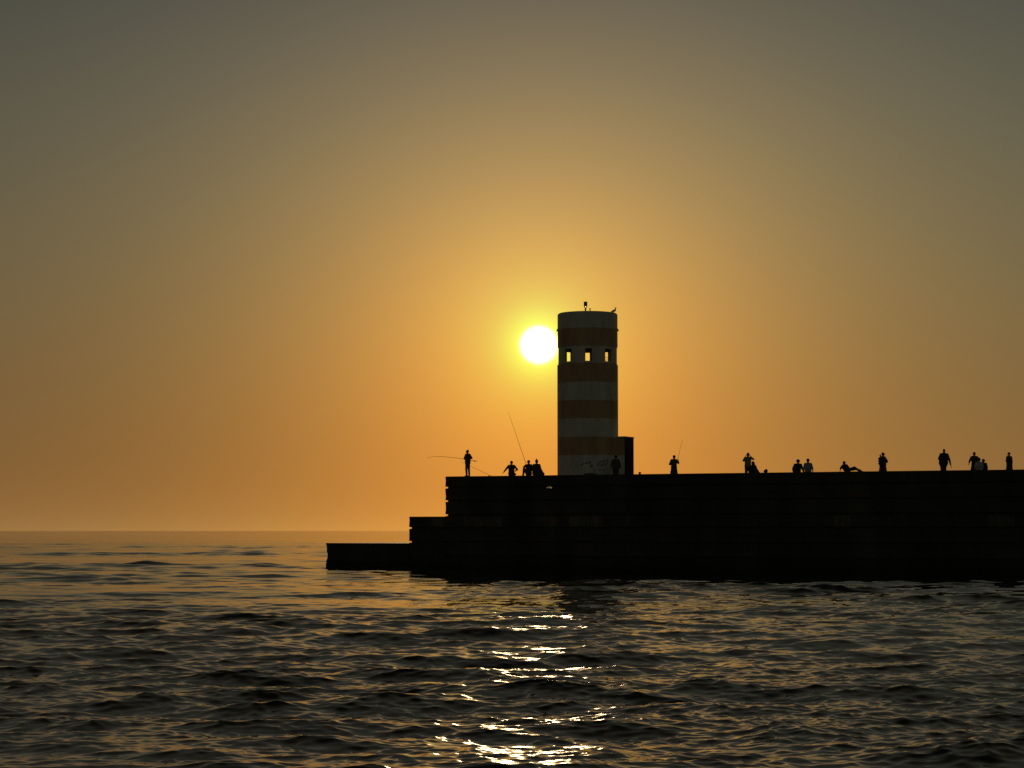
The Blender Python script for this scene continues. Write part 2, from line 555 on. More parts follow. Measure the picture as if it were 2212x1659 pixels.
def ell(bag, c, r, rotz=0.0):
    vv, ff = [], []
    seg, rg = 16, 10
    for j in range(rg + 1):
        a = math.pi * j / rg
        for k in range(seg):
            b_ = 2 * math.pi * k / seg
            x, y, z = r[0] * max(math.sin(a), 1e-3) * math.cos(b_), r[1] * max(math.sin(a), 1e-3) * math.sin(b_), -r[2] * math.cos(a)
            vv.append(Vector((c[0] + x * math.cos(rotz) - y * math.sin(rotz), c[1] + x * math.sin(rotz) + y * math.cos(rotz), c[2] + z)))
    for j in range(rg):
        for k in range(seg):
            k2 = (k + 1) % seg
            ff.append((j * seg + k, j * seg + k2, (j + 1) * seg + k2, (j + 1) * seg + k))
    ff.append(tuple(range(seg - 1, -1, -1))); ff.append(tuple(range(rg * seg, (rg + 1) * seg)))
    bag.append((vv, ff))


def fuse(name, bag, mat, parent, vox=.009, smooth_it=3):
    vv, ff = [], []
    for a, b_ in bag:
        o = len(vv); vv += a; ff += [tuple(i + o for i in f) for f in b_]
    tmp = bpy.data.objects.new('tmp', mesh(name, vv, ff)); COL.objects.link(tmp)
    r = tmp.modifiers.new('r', 'REMESH'); r.mode = 'VOXEL'; r.voxel_size = vox; r.use_smooth_shade = True
    s = tmp.modifiers.new('s', 'SMOOTH'); s.iterations = smooth_it; s.factor = .5
    dg = bpy.context.evaluated_depsgraph_get()
    me = bpy.data.meshes.new_from_object(tmp.evaluated_get(dg))
    me.name = name
    old = tmp.data
    bpy.data.objects.remove(tmp); bpy.data.meshes.remove(old)
    return link(name, me, mat, parent)


SKIN = material('skin', (.30, .17, .11), .55)
HAIR = material('dark_hair', (.02, .015, .012), .6)
CLOTH = {}


def cloth(c):
    if c not in CLOTH:
        CLOTH[c] = material('cloth_' + c, {
            'black': (.02, .02, .022), 'dark': (.035, .033, .035), 'grey': (.16, .16, .17), 'blue_grey': (.20, .24, .29),
            'pale': (.38, .38, .36), 'denim': (.04, .05, .08), 'brown': (.07, .045, .03), 'olive': (.06, .06, .035),
            'rust': (.09, .035, .02)}[c], .9, bump=(60, .004))
    return CLOTH[c]


def hand(bag, w, d, s, side=1, curl=.3):
    """palm and five fingers from the wrist w along d; s is the palm's broad direction"""
    d = d.normalized(); s = (s - d * s.dot(d)).normalized(); nn = d.cross(s) * side
    for k in range(4):
        o = s * ((k - 1.5) * .019)
        cap(bag, w + o * .5, w + d * .085 + o, .016, .013)
        L = (.062, .075, .07, .055)[k]
        f1 = w + d * .09 + o
        d1 = (d * math.cos(curl) + nn * math.sin(curl)); d2 = (d * math.cos(curl * 2.2) + nn * math.sin(curl * 2.2))
        f2 = f1 + d1 * L * .55; f3 = f2 + d2 * L * .5
        cap(bag, f1, f2, .0105, .0095); cap(bag, f2, f3, .0095, .0085)
    t1 = w + d * .025 - s * .03
    t2 = t1 + (d * .7 - s * .6 + nn * .3).normalized() * .038
    t3 = t2 + (d * .9 - s * .1 + nn * .5).normalized() * .03
    cap(bag, w + d * .02 - s * .015, t1, .016, .014); cap(bag, t1, t2, .013, .011); cap(bag, t2, t3, .011, .009)


def person(px, v, zbase, top_py, label, yaw=180, pose='stand', arms=None, head_yaw=None, shirt='dark', legs='denim',
           hair='short', bulk=1.0, extra=None, lean=0.0, cloak=False, coat=False, group=None, u=None):
    uu = on_pier(px, v) if u is None else u
    base = P(uu, v, zbase)
    ztop = at(px, top_py, base.y).z
    full = {'stand': 1.74, 'sit': .93, 'kneesup': .93, 'cross': .93, 'recline': .62}[pose]
    sc = (ztop - zbase) / full
    sc = max(.6, min(1.12, sc))
    root = empty('person', base)
    tag(root, label, 'person', group)
    R3 = Matrix.Rotation(math.radians(yaw), 3, 'Z')
    hy = math.radians(yaw if head_yaw is None else head_yaw)

    def T(x, y, z):             # canonical (facing -y) -> posed, scaled
        z2 = z; x2 = x
        return R3 @ Vector((x2 * sc, y * sc, z2 * sc))
    if pose == 'stand':
        pz = .95
        pel = T(0, 0, pz); hipL, hipR = T(-.09, 0, pz - .05), T(.09, 0, pz - .05)
        knL, knR = T(-.11, -.03, .50), T(.11, .01, .50)
        anL, anR = T(-.12, .02, .08), T(.12, .04, .08)
    else:
        pz = .12
        pel = T(0, 0, pz); hipL, hipR = T(-.10, 0, pz - .01), T(.10, 0, pz - .01)
        if pose == 'sit':
            knL, knR = T(-.13, -.43, .12), T(.13, -.43, .12); anL, anR = T(-.12, -.47, -.30), T(.12, -.45, -.30)
        elif pose == 'kneesup':
            knL, knR = T(-.16, -.36, .42), T(.14, -.36, .36); anL, anR = T(-.13, -.52, .07), T(.13, -.50, .07)
        elif pose == 'cross':
            knL, knR = T(-.17, -.36, .11), T(.17, -.36, .11); anL, anR = T(.10, -.34, .07), T(-.10, -.38, .07)
        else:
            knL, knR = T(-.09, -.50, .29), T(.10, -.72, .20); anL, anR = T(-.08, -.84, .08), T(.08, -1.12, .07)
    hgt = {'stand': .52, 'sit': .52, 'kneesup': .52, 'cross': .52, 'recline': .27}[pose]
    back = .28 if pose == 'recline' else .03
    ly = lean
    sh = pel + T(0, 0, 0) + R3 @ Vector((0, (back - .03) * sc, 0)) + Vector((ly, 0, hgt * sc))
    wd = .172 * (.5 + .5 * bulk)
    sx = (R3 @ Vector((wd * sc, 0, 0)))
    shL, shR = sh - sx, sh + sx
    if yaw == 180 or math.cos(math.radians(yaw)) < 0:
        shA, shB = (shR, shL)       # A is the photo-left shoulder
    else:
        shA, shB = (shL, shR)
    if abs(shA.x - shB.x) < .02:
        pass
    elif shA.x > shB.x:
        shA, shB = shB, shA
    neck = sh + Vector((ly * .1, -.0, .07 * sc)) + R3 @ Vector((0, -.015 * sc, 0))
    hc = sh + Vector((ly * .25, 0, .192 * sc)) + R3 @ Vector((0, -.03 * sc, 0))
    if pose == 'recline':
        hc = sh + Vector((0, 0, .195 * sc)); neck = sh + Vector((0, 0, .07 * sc))
    hd = Matrix.Rotation(hy, 3, 'Z')
    H_ = lambda x, y, z: hc + hd @ Vector((x * sc, y * sc, z * sc))
    # arms
    arms = arms or {}
    pts = {}
    for key, s0, sg in (('A', shA, -1), ('B', shB, 1)):
        if key in arms:
            e, h = arms[key]
            e, h = Vector(e) * sc + Vector((0, 0, 0)), Vector(h) * sc
            e, h = s0 + e, s0 + h
        else:
            e = s0 + Vector((sg * .07, 0, -.28)) * sc; h = e + Vector((sg * .0, -.03, -.25)) * sc
            h += (R3 @ Vector((0, -.05, 0))) * sc
        pts[key] = (s0, e, h)
    # ---- body
    B = []
    mid = (pel + sh) / 2
    for q in (shL, shR):
        cap(B, neck - Vector((0, 0, .03 * sc)), q - Vector((0, 0, .02 * sc)), .055 * sc, .056 * sc)
    cap(B, shL * .6 + sh * .4 - Vector((0, 0, .06 * sc)), shR * .6 + sh * .4 - Vector((0, 0, .06 * sc)), .08 * sc * bulk)
    for f, w, r in ((0.08, 0.08, 0.105), (0.186, 0.0704, 0.1026), (0.291, 0.0608, 0.1002), (0.397, 0.0639, 0.1019), (0.503, 0.0681, 0.1041), (0.609, 0.0733, 0.1039), (0.714, 0.0791, 0.102), (0.82, 0.085, 0.1)):
        c = pel.lerp(sh, f); dx = R3 @ Vector((w * sc * bulk, 0, 0)); cap(B, c - dx, c + dx, r * sc * bulk)
    cap(B, hipL, hipR, .105 * sc * bulk)
    cap(B, sh, neck, .075 * sc, .060 * sc); cap(B, neck, hc - Vector((0, 0, .03)), .060 * sc, .060 * sc)
    ell(B, hc + Vector((0, 0, .01)), (.082 * sc, .098 * sc, .118 * sc), hy)
    ell(B, H_(0, -.025, -.055), (.055 * sc, .065 * sc, .06 * sc), hy)
    cap(B, H_(0, -.09, .012), H_(0, -.103, -.02), .009 * sc, .013 * sc)
    cap(B, H_(-.022, -.088, -.062), H_(.022, -.088, -.062), .009 * sc)
    cap(B, H_(-.04, -.075, .035), H_(.04, -.075, .035), .017 * sc)
    for sg in (-1, 1):
        ell(B, H_(sg * .08, .0, -.005), (.012 * sc, .02 * sc, .034 * sc), hy)
    for key in 'AB':
        s0, e, h = pts[key]
        cap(B, s0, e, .052 * sc, .042 * sc); cap(B, e, h, .042 * sc, .028 * sc)
        hand(B, h, h - e, Vector((.3, 1, .2)), 1 if key == 'B' else -1)
    for h, k, a in ((hipL, knL, anL), (hipR, knR, anR)):
        cap(B, h, k, .088 * sc, .058 * sc); cap(B, k, a, .056 * sc, .038 * sc)
    fuse('body', B, SKIN, root)
    # ---- clothes
    C = []
    g = .018
    for q in (shL, shR):
        cap(C, neck - Vector((0, 0, .04 * sc)), q - Vector((0, 0, .02 * sc)), .06 * sc + .01, .06 * sc + g)
    cap(C, shL * .6 + sh * .4 - Vector((0, 0, .06 * sc)), shR * .6 + sh * .4 - Vector((0, 0, .06 * sc)), .085 * sc * bulk + g)
    for f, w, r in ((0.08, 0.085, 0.112), (0.186, 0.0778, 0.1101), (0.291, 0.0706, 0.1082), (0.397, 0.0719, 0.1088), (0.503, 0.0741, 0.1096), (0.609, 0.0783, 0.1089), (0.714, 0.0841, 0.107), (0.82, 0.09, 0.105)):
        c = pel.lerp(sh, f); dx = R3 @ Vector((w * sc * bulk, 0, 0)); cap(C, c - dx, c + dx, r * sc * bulk + g)
    if coat:
        for f, w, r in [(-.08 * i, .088 + .004 * i, .115 + .0032 * i) for i in range(12)]:
            c = pel + Vector((0, 0, f * .5 * sc)); dx = R3 @ Vector((w * sc, 0, 0)); cap(C, c - dx, c + dx, r * sc * bulk)
    cap(C, sh - Vector((0, 0, .02)), neck, .08 * sc, .062 * sc)
    for key in 'AB':
        s0, e, h = pts[key]
        cap(C, s0, e, .056 * sc + g, .05 * sc + g)
        f = .75 if shirt in ('black', 'dark', 'brown', 'olive') else .12
        cap(C, e, e.lerp(h, f), .05 * sc + g * .8, .034 * sc + g * .7)
    fuse('coat' if coat else 'shirt', C, cloth(shirt), root, .012)
    Tt = []
    cap(Tt, hipL, hipR, .108 * sc * bulk + g * .8)
    for h, k, a in ((hipL, knL, anL), (hipR, knR, anR)):
        cap(Tt, h, k, .092 * sc + g, .064 * sc + g); cap(Tt, k, a + (k - a).normalized() * .04, .062 * sc + g, .05 * sc + g)
    fuse('trousers', Tt, cloth(legs), root, .012)
    for sg, a in ((0, anL), (1, anR)):
        Sh = []
        fw = R3 @ Vector((0, -1, 0))
        cap(Sh, a + Vector((0, 0, -.035 * sc)) - fw * .03, a + Vector((0, 0, -.04 * sc)) + fw * .15 * sc, .042 * sc, .034 * sc)
        cap(Sh, a, a + Vector((0, 0, -.03)), .046 * sc)
        fuse('shoe', Sh, cloth('black'), root, .012)
    # ---- hair / headwear
    Hh = []
    if hair == 'short':
        ell(Hh, H_(0, .016, .028), (.098 * sc, .104 * sc, .108 * sc), hy)
    elif hair == 'full':
        ell(Hh, H_(0, .018, .028), (.118 * sc, .118 * sc, .118 * sc), hy)
    elif hair == 'long':
        ell(Hh, H_(0, .015, .025), (.105 * sc, .11 * sc, .115 * sc), hy); cap(Hh, H_(0, .04, -.02), H_(0, .07, -.19), .085 * sc, .07 * sc)
    elif hair == 'bun':
        ell(Hh, H_(0, .016, .03), (.10 * sc, .105 * sc, .105 * sc), hy); ell(Hh, H_(.0, .03, .15), (.048 * sc, .048 * sc, .042 * sc), hy)
    if hair == 'cap':
        ell(Hh, H_(0, .005, .04), (.10 * sc, .112 * sc, .095 * sc), hy)
        cap(Hh, H_(-.035, -.10, .03), H_(-.03, -.165, .012), .012 * sc); cap(Hh, H_(.035, -.10, .03), H_(.03, -.165, .012), .012 * sc)
        cap(Hh, H_(0, -.09, .035), H_(0, -.175, .012), .017 * sc)
        fuse('cap', Hh, cloth('black'), root, .009)
    elif hair == 'hood':
        ell(Hh, H_(0, .01, .01), (.115 * sc, .125 * sc, .15 * sc), hy); cap(Hh, H_(0, .05, -.05), H_(0, .06, -.18), .12 * sc, .13 * sc)
        fuse('hood', Hh, cloth(shirt), root, .012)
    elif hair != 'none':
        fuse('hair', Hh, HAIR, root, .009)
    if cloak:                   # loose wrap falling from the shoulders
        K = []
        top = sh + Vector((0, 0, 0))
        for f_ in range(13):
            f = f_ * 5 / 12
            w = .10 + .042 * f; zz = top.z - .05 - f * (top.z - .08) / 5
            c = Vector((top.x + cloak * f * .028, top.y, max(zz, .1)))
            cap(K, c - Vector((w * .8, 0, 0)) * sc, c + Vector((w * .8, 0, 0)) * sc, .115 * sc)
        fuse('wrap', K, cloth(shirt), root, .014)
    if extra:
        extra(root, dict(sh=sh, shA=shA, shB=shB, pel=pel, hc=hc, pts=pts, sc=sc, R3=R3, H=H_))
    return root, {k: root.location + v[2] for k, v in pts.items()}, sc


def c3(X, Y): return (1660 + X / 7.373) / 1.8227, (1700 + Y / 7.373) / 1.8227
def c4(X, Y): return (1940 + X / 5.53) / 1.8227, (1600 + Y / 5.53) / 1.8227
def c5(X, Y): return (2600 + X / 4.809) / 1.8227, (1700 + Y / 4.809) / 1.8227
def c6(X, Y): return (3060 + X / 4.809) / 1.8227, (1700 + Y / 4.809) / 1.8227
def c7(X, Y): return (3620 + X / 5.369) / 1.8227, (1700 + Y / 5.369) / 1.8227


def backpack(side):
    def f(root, k):
        sc = k['sc']; B = []
        c = k['sh'].lerp(k['pel'], .42) + k['R3'] @ Vector((0, .19 * sc, 0))
        dx = k['R3'] @ Vector((.07 * sc, 0, 0))
        for dz in (-.16, 0, .14):
            cap(B, c - dx + Vector((0, 0, dz)), c + dx + Vector((0, 0, dz)), .10 * sc)
        cap(B, k['shA'] + Vector((.02, 0, .05)), k['shA'] + Vector((-.03, 0, .14)), .055, .05)
        fuse('backpack', B, cloth('dark'), root, .012)
    return f


def strap(root, k):
    B = []
    a = k['sh'] + Vector((.10, -.12, .02)); b_ = k['pel'] + Vector((-.14, -.16, .05))
    cap(B, a, a.lerp(b_, .5) + Vector((.0, -.03, 0)), .018); cap(B, a.lerp(b_, .5) + Vector((0, -.03, 0)), b_, .018)
    fuse('strap', B, cloth('pale'), root, .01)


# anglers on the end block
x, y = c3(1338, 548)
p1, h1, s1 = person(x, .45, ZT, y, 'angler standing at the left corner of the breakwater holding a rod level', yaw=-48, head_yaw=-70,
                    shirt='brown', legs='brown', hair='short', lean=.0, bulk=1.12,
                    arms={'A': ((-.10, -.10, -.28), (.02, -.24, -.26)), 'B': ((.15, .05, -.24), (-.02, -.02, -.30))})
x, y = c4(408, 1195)
p2, h2, s2 = person(x, .45, ZT, y, 'seated person left of the rod-holding pair, one arm stretched low to the left', yaw=170, pose='cross',
                    shirt='brown', hair='short', arms={'A': ((-.17, -.08, -.21), (-.33, -.10, -.42)), 'B': ((.19, -.04, -.24), (.08, -.16, -.34))})
x, y = c4(780, 1180)
p3, h3, s3 = person(x + .5, .45, ZT, y, 'seated person with knees raised holding a tall slanting fishing rod', yaw=-25, head_yaw=-20, pose='kneesup',
                    shirt='brown', hair='short', arms={'A': ((-.14, -.12, -.12), (-.09, -.26, -.02)), 'B': ((.10, -.02, -.27), (.0, -.20, -.34))})
x, y = c4(955, 1172)
p4, h4, s4 = person(x, .45, ZT, y, 'seated person with hair tied up in a bun, wrapped in a loose cover', yaw=170, pose='cross',
                    shirt='rust', hair='bun', cloak=1.0)
# person in front of the tower
x, y = (2150 + 1138 / 4.1475) / 1.8227, (1500 + 1225 / 4.1475) / 1.8227
person(x, 1.6, ZD, y, 'person in a cap standing against the lighthouse wall beside the stair house', yaw=15, hair='cap', head_yaw=40, shirt='olive', legs='dark',
       arms={'A': ((-.10, -.04, -.26), (-.14, -.12, -.46)), 'B': ((.08, 0, -.28), (.14, -.04, -.54))}, bulk=1.1)
x, y = c5(258, 458)
p6, h6, s6 = person(x, 1.3, ZD, y, 'lone angler right of the lighthouse holding an upright thin rod', yaw=150, head_yaw=190, shirt='olive', legs='dark',
                    arms={'A': ((-.12, -.05, -.27), (.04, -.10, -.30)), 'B': ((.13, -.03, -.20), (.12, -.18, -.06))}, coat=True)
x, y = c5(1658, 413)
person(x, 1.75, ZD, y, 'person in a grey shirt with both hands raised to the face', yaw=165, head_yaw=-150, shirt='grey', legs='dark',
       arms={'A': ((-.10, -.05, -.16), (.01, -.12, .10)), 'B': ((.16, -.02, -.07), (-.04, -.10, .12))}, hair='short')
x, y = c5(1745, 572)
person(x + 1.5, 1.25, 6.12, y, 'hooded person in dark clothes seated right beside the one with raised hands', yaw=200, pose='sit', shirt='dark', hair='hood', cloak=1.2)
x, y = c6(378, 533)
person(x, 1.25, 6.12, y, 'thick-haired seated person, left one of the two sitting side by side', yaw=178, pose='sit', shirt='black', hair='full', lean=.05, bulk=1.1,
       arms={'A': ((-.12, 0, -.25), (-.10, 0, -.50)), 'B': ((.10, .02, -.25), (.18, .02, -.52))})
x, y = c6(585, 517)
person(x, 1.25, 6.12, y, 'seated person in a blue-grey shirt, right one of the two sitting side by side', yaw=182, pose='sit', shirt='blue_grey', hair='short',
       arms={'A': ((-.07, 0, -.27), (-.08, 0, -.52)), 'B': ((.08, 0, -.27), (.12, 0, -.52))})
x, y = c6(1330, 583)
person(x, .5, ZT, y, 'long-haired person lying back with legs stretched to the right', yaw=112, head_yaw=170, pose='recline', shirt='black', legs='dark', hair='long', bulk=1.5,
       arms={'A': ((-.13, -.06, -.13), (-.16, -.10, -.25)), 'B': ((.10, .10, -.16), (.10, .14, -.26))})
x, y = c6(2000, 408)
person(x, 1.3, ZD, y, 'person in a peaked cap with a backpack, facing right', yaw=120, head_yaw=105, shirt='brown', legs='dark', hair='cap',
       arms={'A': ((-.06, .02, -.28), (.0, -.12, -.42)), 'B': ((.14, -.10, -.26), (.04, -.26, -.36))}, extra=backpack(-1), bulk=1.3, coat=True)
x, y = c7(508, 377)
person(x, 1.3, ZD, y, 'broad bald person in black standing with one arm hanging to the right', yaw=200, head_yaw=150, shirt='black', legs='black', hair='none', bulk=1.4, lean=.05,
       arms={'A': ((-.12, 0, -.26), (-.04, -.06, -.42)), 'B': ((.12, 0, -.32), (.20, 0, -.66))})
x, y = c7(1165, 445)
person(x, 1.6, ZD, y, 'adult standing behind two seated children near the right edge', yaw=182, shirt='black', legs='dark', hair='short', coat=True,
       arms={'A': ((-.14, 0, -.26), (-.20, -.10, -.42)), 'B': ((.11, -.05, -.26), (.12, -.12, -.48))})
x, y = c7(1262, 560)
person(x, 1.15, 6.12, y, 'child in a pale top seated in front of the standing adult', yaw=182, pose='sit', shirt='pale', hair='full')
x, y = c7(1355, 586)
person(x, 1.45, 6.12, y, 'round-haired child in dark clothes at the right of the family group', yaw=180, pose='sit', shirt='black', hair='full')
x, y = c7(1900, 450)
person(x, 1.3, ZD, y, 'person in a long coat standing alone at the right edge, facing left', yaw=-150, head_yaw=-75, shirt='dark', legs='dark', hair='short', coat=True,
       arms={'A': ((-.05, -.06, -.28), (-.02, -.14, -.50)), 'B': ((.04, .03, -.28), (.05, -.04, -.53))}, bulk=1.05)

# ------------------------------------------------------------------ rods
M_rod = material('carbon_rod', (.05, .03, .02), .4)
M_cork = material('cork_handle', (.20, .12, .06), .8)


def tube(name, pts, r0, r1, mat, parent, seg=8):
    vv, ff = [], []
    n = len(pts)
    for i, p in enumerate(pts):
        d = (pts[min(i + 1, n - 1)] - pts[max(i - 1, 0)]).normalized()
        q = d.to_track_quat('Z', 'Y').to_matrix(); r = r0 + (r1 - r0) * i / (n - 1)
        for k in range(seg):
            a = 2 * math.pi * k / seg
            vv.append(p + q @ Vector((r * math.cos(a), r * math.sin(a), 0)) - parent.location)
    for i in range(n - 1):
        for k in range(seg):
            k2 = (k + 1) % seg
            ff.append((i * seg + k, i * seg + k2, (i + 1) * seg + k2, (i + 1) * seg + k))
    ff += [tuple(range(seg - 1, -1, -1)), tuple(range((n - 1) * seg, n * seg))]
    return link(name, mesh(name, vv, ff, True), mat, parent)


def bez(ps, n=24):
    out = []
    m = len(ps)
    for i in range(m - 1):
        p0, p1, p2, p3 = ps[max(i - 1, 0)], ps[i], ps[i + 1], ps[min(i + 2, m - 1)]
        for k in range(n):
            t = k / n
            out.append(.5 * ((2 * p1) + (p2 - p0) * t + (2 * p0 - 5 * p1 + 4 * p2 - p3) * t * t + (-p0 + 3 * p1 - 3 * p2 + p3) * t ** 3))
    return out + [ps[-1]]


def rod(pts, label, r0=.013, r1=.003, grip=.12):
    pp = bez(pts)
    root = empty('fishing_rod', pts[0]); tag(root, label, 'fishing rod', 'fishing rods on the breakwater')
    k = max(2, int(len(pp) * grip))
    tube('handle', pp[:k + 1], r0 + .006, r0 + .005, M_cork, root)
    tube('blank', pp[k:], r0, r1, M_rod, root)
    d = (pp[k] - pp[k - 1]).normalized()
    B = []
    c = pp[k] - root.location + Vector((0, -.01, -.05))
    cap(B, c + Vector((0, -.03, 0)), c + Vector((0, .03, 0)), .03); cap(B, c, c + Vector((0, 0, .05)), .012)
    fuse('reel', B, M_steel, root, .006)
    return root


YA = p1.location.y - .12
Pt = lambda f, X, Y, D: at(*f(X, Y), D)
rod([Pt(c3, 1615, 855, YA - .1), Pt(c3, 1500, 838, YA - .1), Pt(c3, 1240, 793, YA - .1), Pt(c3, 1000, 760, YA - .3), Pt(c3, 700, 728, YA - .6), Pt(c3, 450, 717, YA - .8), Pt(c3, 290, 728, YA - .9), Pt(c3, 150, 765, YA - 1)],
    'long fishing rod held level by the standing angler, tip bending down', .017, .006)
rod([Pt(c3, 2040, 1296, YA + .3), Pt(c3, 1700, 1135, YA + .3), Pt(c3, 1440, 1012, YA + .35), Pt(c3, 1130, 868, YA + .4)],
    'thin fishing rod propped low behind the standing angler', .010, .006)
YB = p3.location.y
rod([Pt(c4, 800, 1470, YB - .3), Pt(c4, 740, 1290, YB - .3), Pt(c4, 610, 920, YB - .2), Pt(c4, 480, 530, YB - .1), Pt(c4, 390, 275, YB), Pt(c4, 333, 120, YB + .1)],
    'tall fishing rod slanting up to the left from the seated angler', .016, .006, .1)
YC = p6.location.y
rod([Pt(c5, 300, 660, YC - .2), Pt(c5, 318, 575, YC - .2), Pt(c5, 375, 330, YC - .15), Pt(c5, 421, 140, YC - .1)],
    'upright thin fishing rod held by the lone angler right of the lighthouse', .012, .006)

# ------------------------------------------------------------------ things left on the parapet
x, y = c5(1993, 697)
B = []
b0 = P(on_pier(x, .5), .5, ZT)
bag = empty('bag', b0); tag(bag, 'small dark rucksack lying on the parapet right of the hooded person', 'bag')
cap(B, (-.05, 0, .085), (.05, 0, .085), .085); cap(B, (.0, 0, .16), (.07, 0, .15), .07); cap(B, (-.07, 0, .07), (-.03, 0, .13), .06)
fuse('sack', B, cloth('black'), bag, .012)
B = []
cap(B, (.0, -.05, .2), (.03, -.05, .245), .012); cap(B, (.03, -.05, .245), (.07, -.05, .2), .012)
fuse('grab_handle', B, cloth('dark'), bag, .008)
x = (2150 + 1530 / 4.1475) / 1.8227
bp_ = P(on_pier(x, .4), .4, ZT)
bol = empty('bollard', bp_); tag(bol, 'small round-topped mooring stub on the parapet just right of the stair house', 'bollard')
lathe('post', [(.075, 0), (.065, .06)], M_steel, bol, seg=20)
lathe('head', [(.066, .061), (.088, .075), (.088, .115), (.07, .14), (.03, .15)], M_dark, bol, seg=20)
x = (2195 + 1000 / 7.761) / 1.8227
tb = P(on_pier(x, 1.6), 1.6, ZD); tbx = empty('tackle_box', tb)
tag(tbx, 'brown tackle box standing at the foot of the lighthouse wall', 'box')
M_box = material('brown_plastic', (.10, .05, .03), .5)
prism('case', -.36, .36, -.16, .16, 0, .56, M_box, tbx, .02)
prism('lid', -.38, .38, -.18, .18, .563, .68, M_box, tbx, .03)
prism('carry_handle', -.12, .12, -.015, .015, .682, .71, M_dark, tbx, .006)

# ------------------------------------------------------------------ gulls
M_gull = material('gull_white', (.62, .62, .60), .7)
M_gwing = material('gull_grey', (.28, .29, .31), .7)
M_bill = material('gull_bill', (.5, .3, .05), .5)
gx = TC.x + 1.80; gy = TC.y + .55
gz = ROOF - .03
g = empty('gull', (gx, gy, gz)); tag(g, 'gull standing on the right rim of the lighthouse roof', 'gull')
B = []
k = 1.06
cap(B, Vector((-.13, .02, .17)) * k, Vector((.05, -.02, .25)) * k, .06 * k, .085 * k); cap(B, Vector((.05, -.02, .25)) * k, Vector((.09, -.03, .31)) * k, .08 * k, .045 * k)
cap(B, Vector((.10, -.03, .30)) * k, Vector((.105, -.03, .40)) * k, .036 * k, .034 * k); ell(B, Vector((.115, -.03, .42)) * k, (.045 * k, .036 * k, .036 * k))
cap(B, Vector((-.12, .02, .18)) * k, Vector((-.19, .03, .13)) * k, .04 * k, .02 * k)
fuse('body', B, M_gull, g, .006)
for sg in (-1, 1):
    B = []; cap(B, Vector((.04, sg * .055 - .0, .26)) * k, Vector((-.20, sg * .03 + .02, .14)) * k, .045 * k, .014 * k); fuse('wing', B, M_gwing, g, .006)
    B = []; cap(B, Vector((-.0, sg * .03, .0)) * k, Vector((.0, sg * .03, .2)) * k, .008); cap(B, Vector((0, sg * .03, .006)) * k, Vector((.05, sg * .03, .006)) * k, .008); fuse('leg', B, M_bill, g, .005)
B = []; cap(B, Vector((.15, -.03, .418)) * k, Vector((.215, -.035, .405)) * k, .013 * k, .006 * k); fuse('bill', B, M_bill, g, .004)

mw = bpy.data.materials.new('thin_white_feathers'); mw.use_nodes = True
t = mw.node_tree; t.nodes.clear()
o_ = t.nodes.new('ShaderNodeOutputMaterial'); df = t.nodes.new('ShaderNodeBsdfDiffuse'); tr = t.nodes.new('ShaderNodeBsdfTranslucent'); mxx = t.nodes.new('ShaderNodeMixShader')
df.inputs[0].default_value = (.8, .8, .78, 1); tr.inputs[0].default_value = (.9, .88, .8, 1); mxx.inputs[0].default_value = .6
t.links.new(df.outputs[0], mxx.inputs[1]); t.links.new(tr.outputs[0], mxx.inputs[2]); t.links.new(mxx.outputs[0], o_.inputs[0])
fc = at(1187, 1053, 118.0)
fg = empty('gull', fc); tag(fg, 'pale sunlit gull gliding low in front of the breakwater wall', 'gull')
B = []; cap(B, (-.10, 0, -.01), (.09, 0, .0), .03, .045); cap(B, (.09, 0, 0), (.13, 0, .01), .04, .022); cap(B, (-.10, 0, -.01), (-.16, 0, -.015), .028, .012)
fuse('body', B, mw, fg, .006)
for sg in (-1, 1):
    vv = [(.06, 0, .02), (-.05, 0, .015), (.04, sg * .28, .07), (-.05, sg * .27, .06), (-.02, sg * .6, .01), (-.07, sg * .58, .005)]
    vv += [(a, b_, c - .006) for a, b_, c in vv]
    ff = [(0, 1, 3, 2), (2, 3, 5, 4), (6, 8, 9, 7), (8, 10, 11, 9), (0, 2, 8, 6), (2, 4, 10, 8), (4, 5, 11, 10), (5, 3, 9, 11), (3, 1, 7, 9), (1, 0, 6, 7)]
    link('wing', mesh('wing', vv, ff, True), mw, fg)
B = []; cap(B, (.15, 0, .012), (.18, 0, .005), .008, .004); fuse('bill', B, M_bill, fg, .003)

# ------------------------------------------------------------------ the sea
rng = np.random.default_rng(11)
rr = [0.6]
while rr[-1] < 14: rr.append(rr[-1] * 1.06)
while rr[-1] < 115: rr.append(rr[-1] * 1.0014)
while rr[-1] < 420: rr.append(rr[-1] * 1.003)
while rr[-1] < 2650: rr.append(rr[-1] * 1.013)
rr = np.array(rr)
aa = np.radians(np.concatenate([np.linspace(-42, -15, 230)[:-1], np.linspace(-15, 15, 652), np.linspace(15, 42, 230)[1:], np.linspace(42, 318, 110)[1:-1]]))
Rg, Ag = np.meshgrid(rr, aa, indexing='ij')
X0 = (Rg * np.sin(Ag)).astype(np.float64); Y0 = (Rg * np.cos(Ag)).astype(np.float64)
nr, na = Rg.shape
dr = np.gradient(rr)
da = np.gradient(np.concatenate([aa, [aa[0] + 2 * math.pi]]))[:-1]
space = np.maximum(np.repeat(dr[:, None], na, 1), Rg * da[None, :])
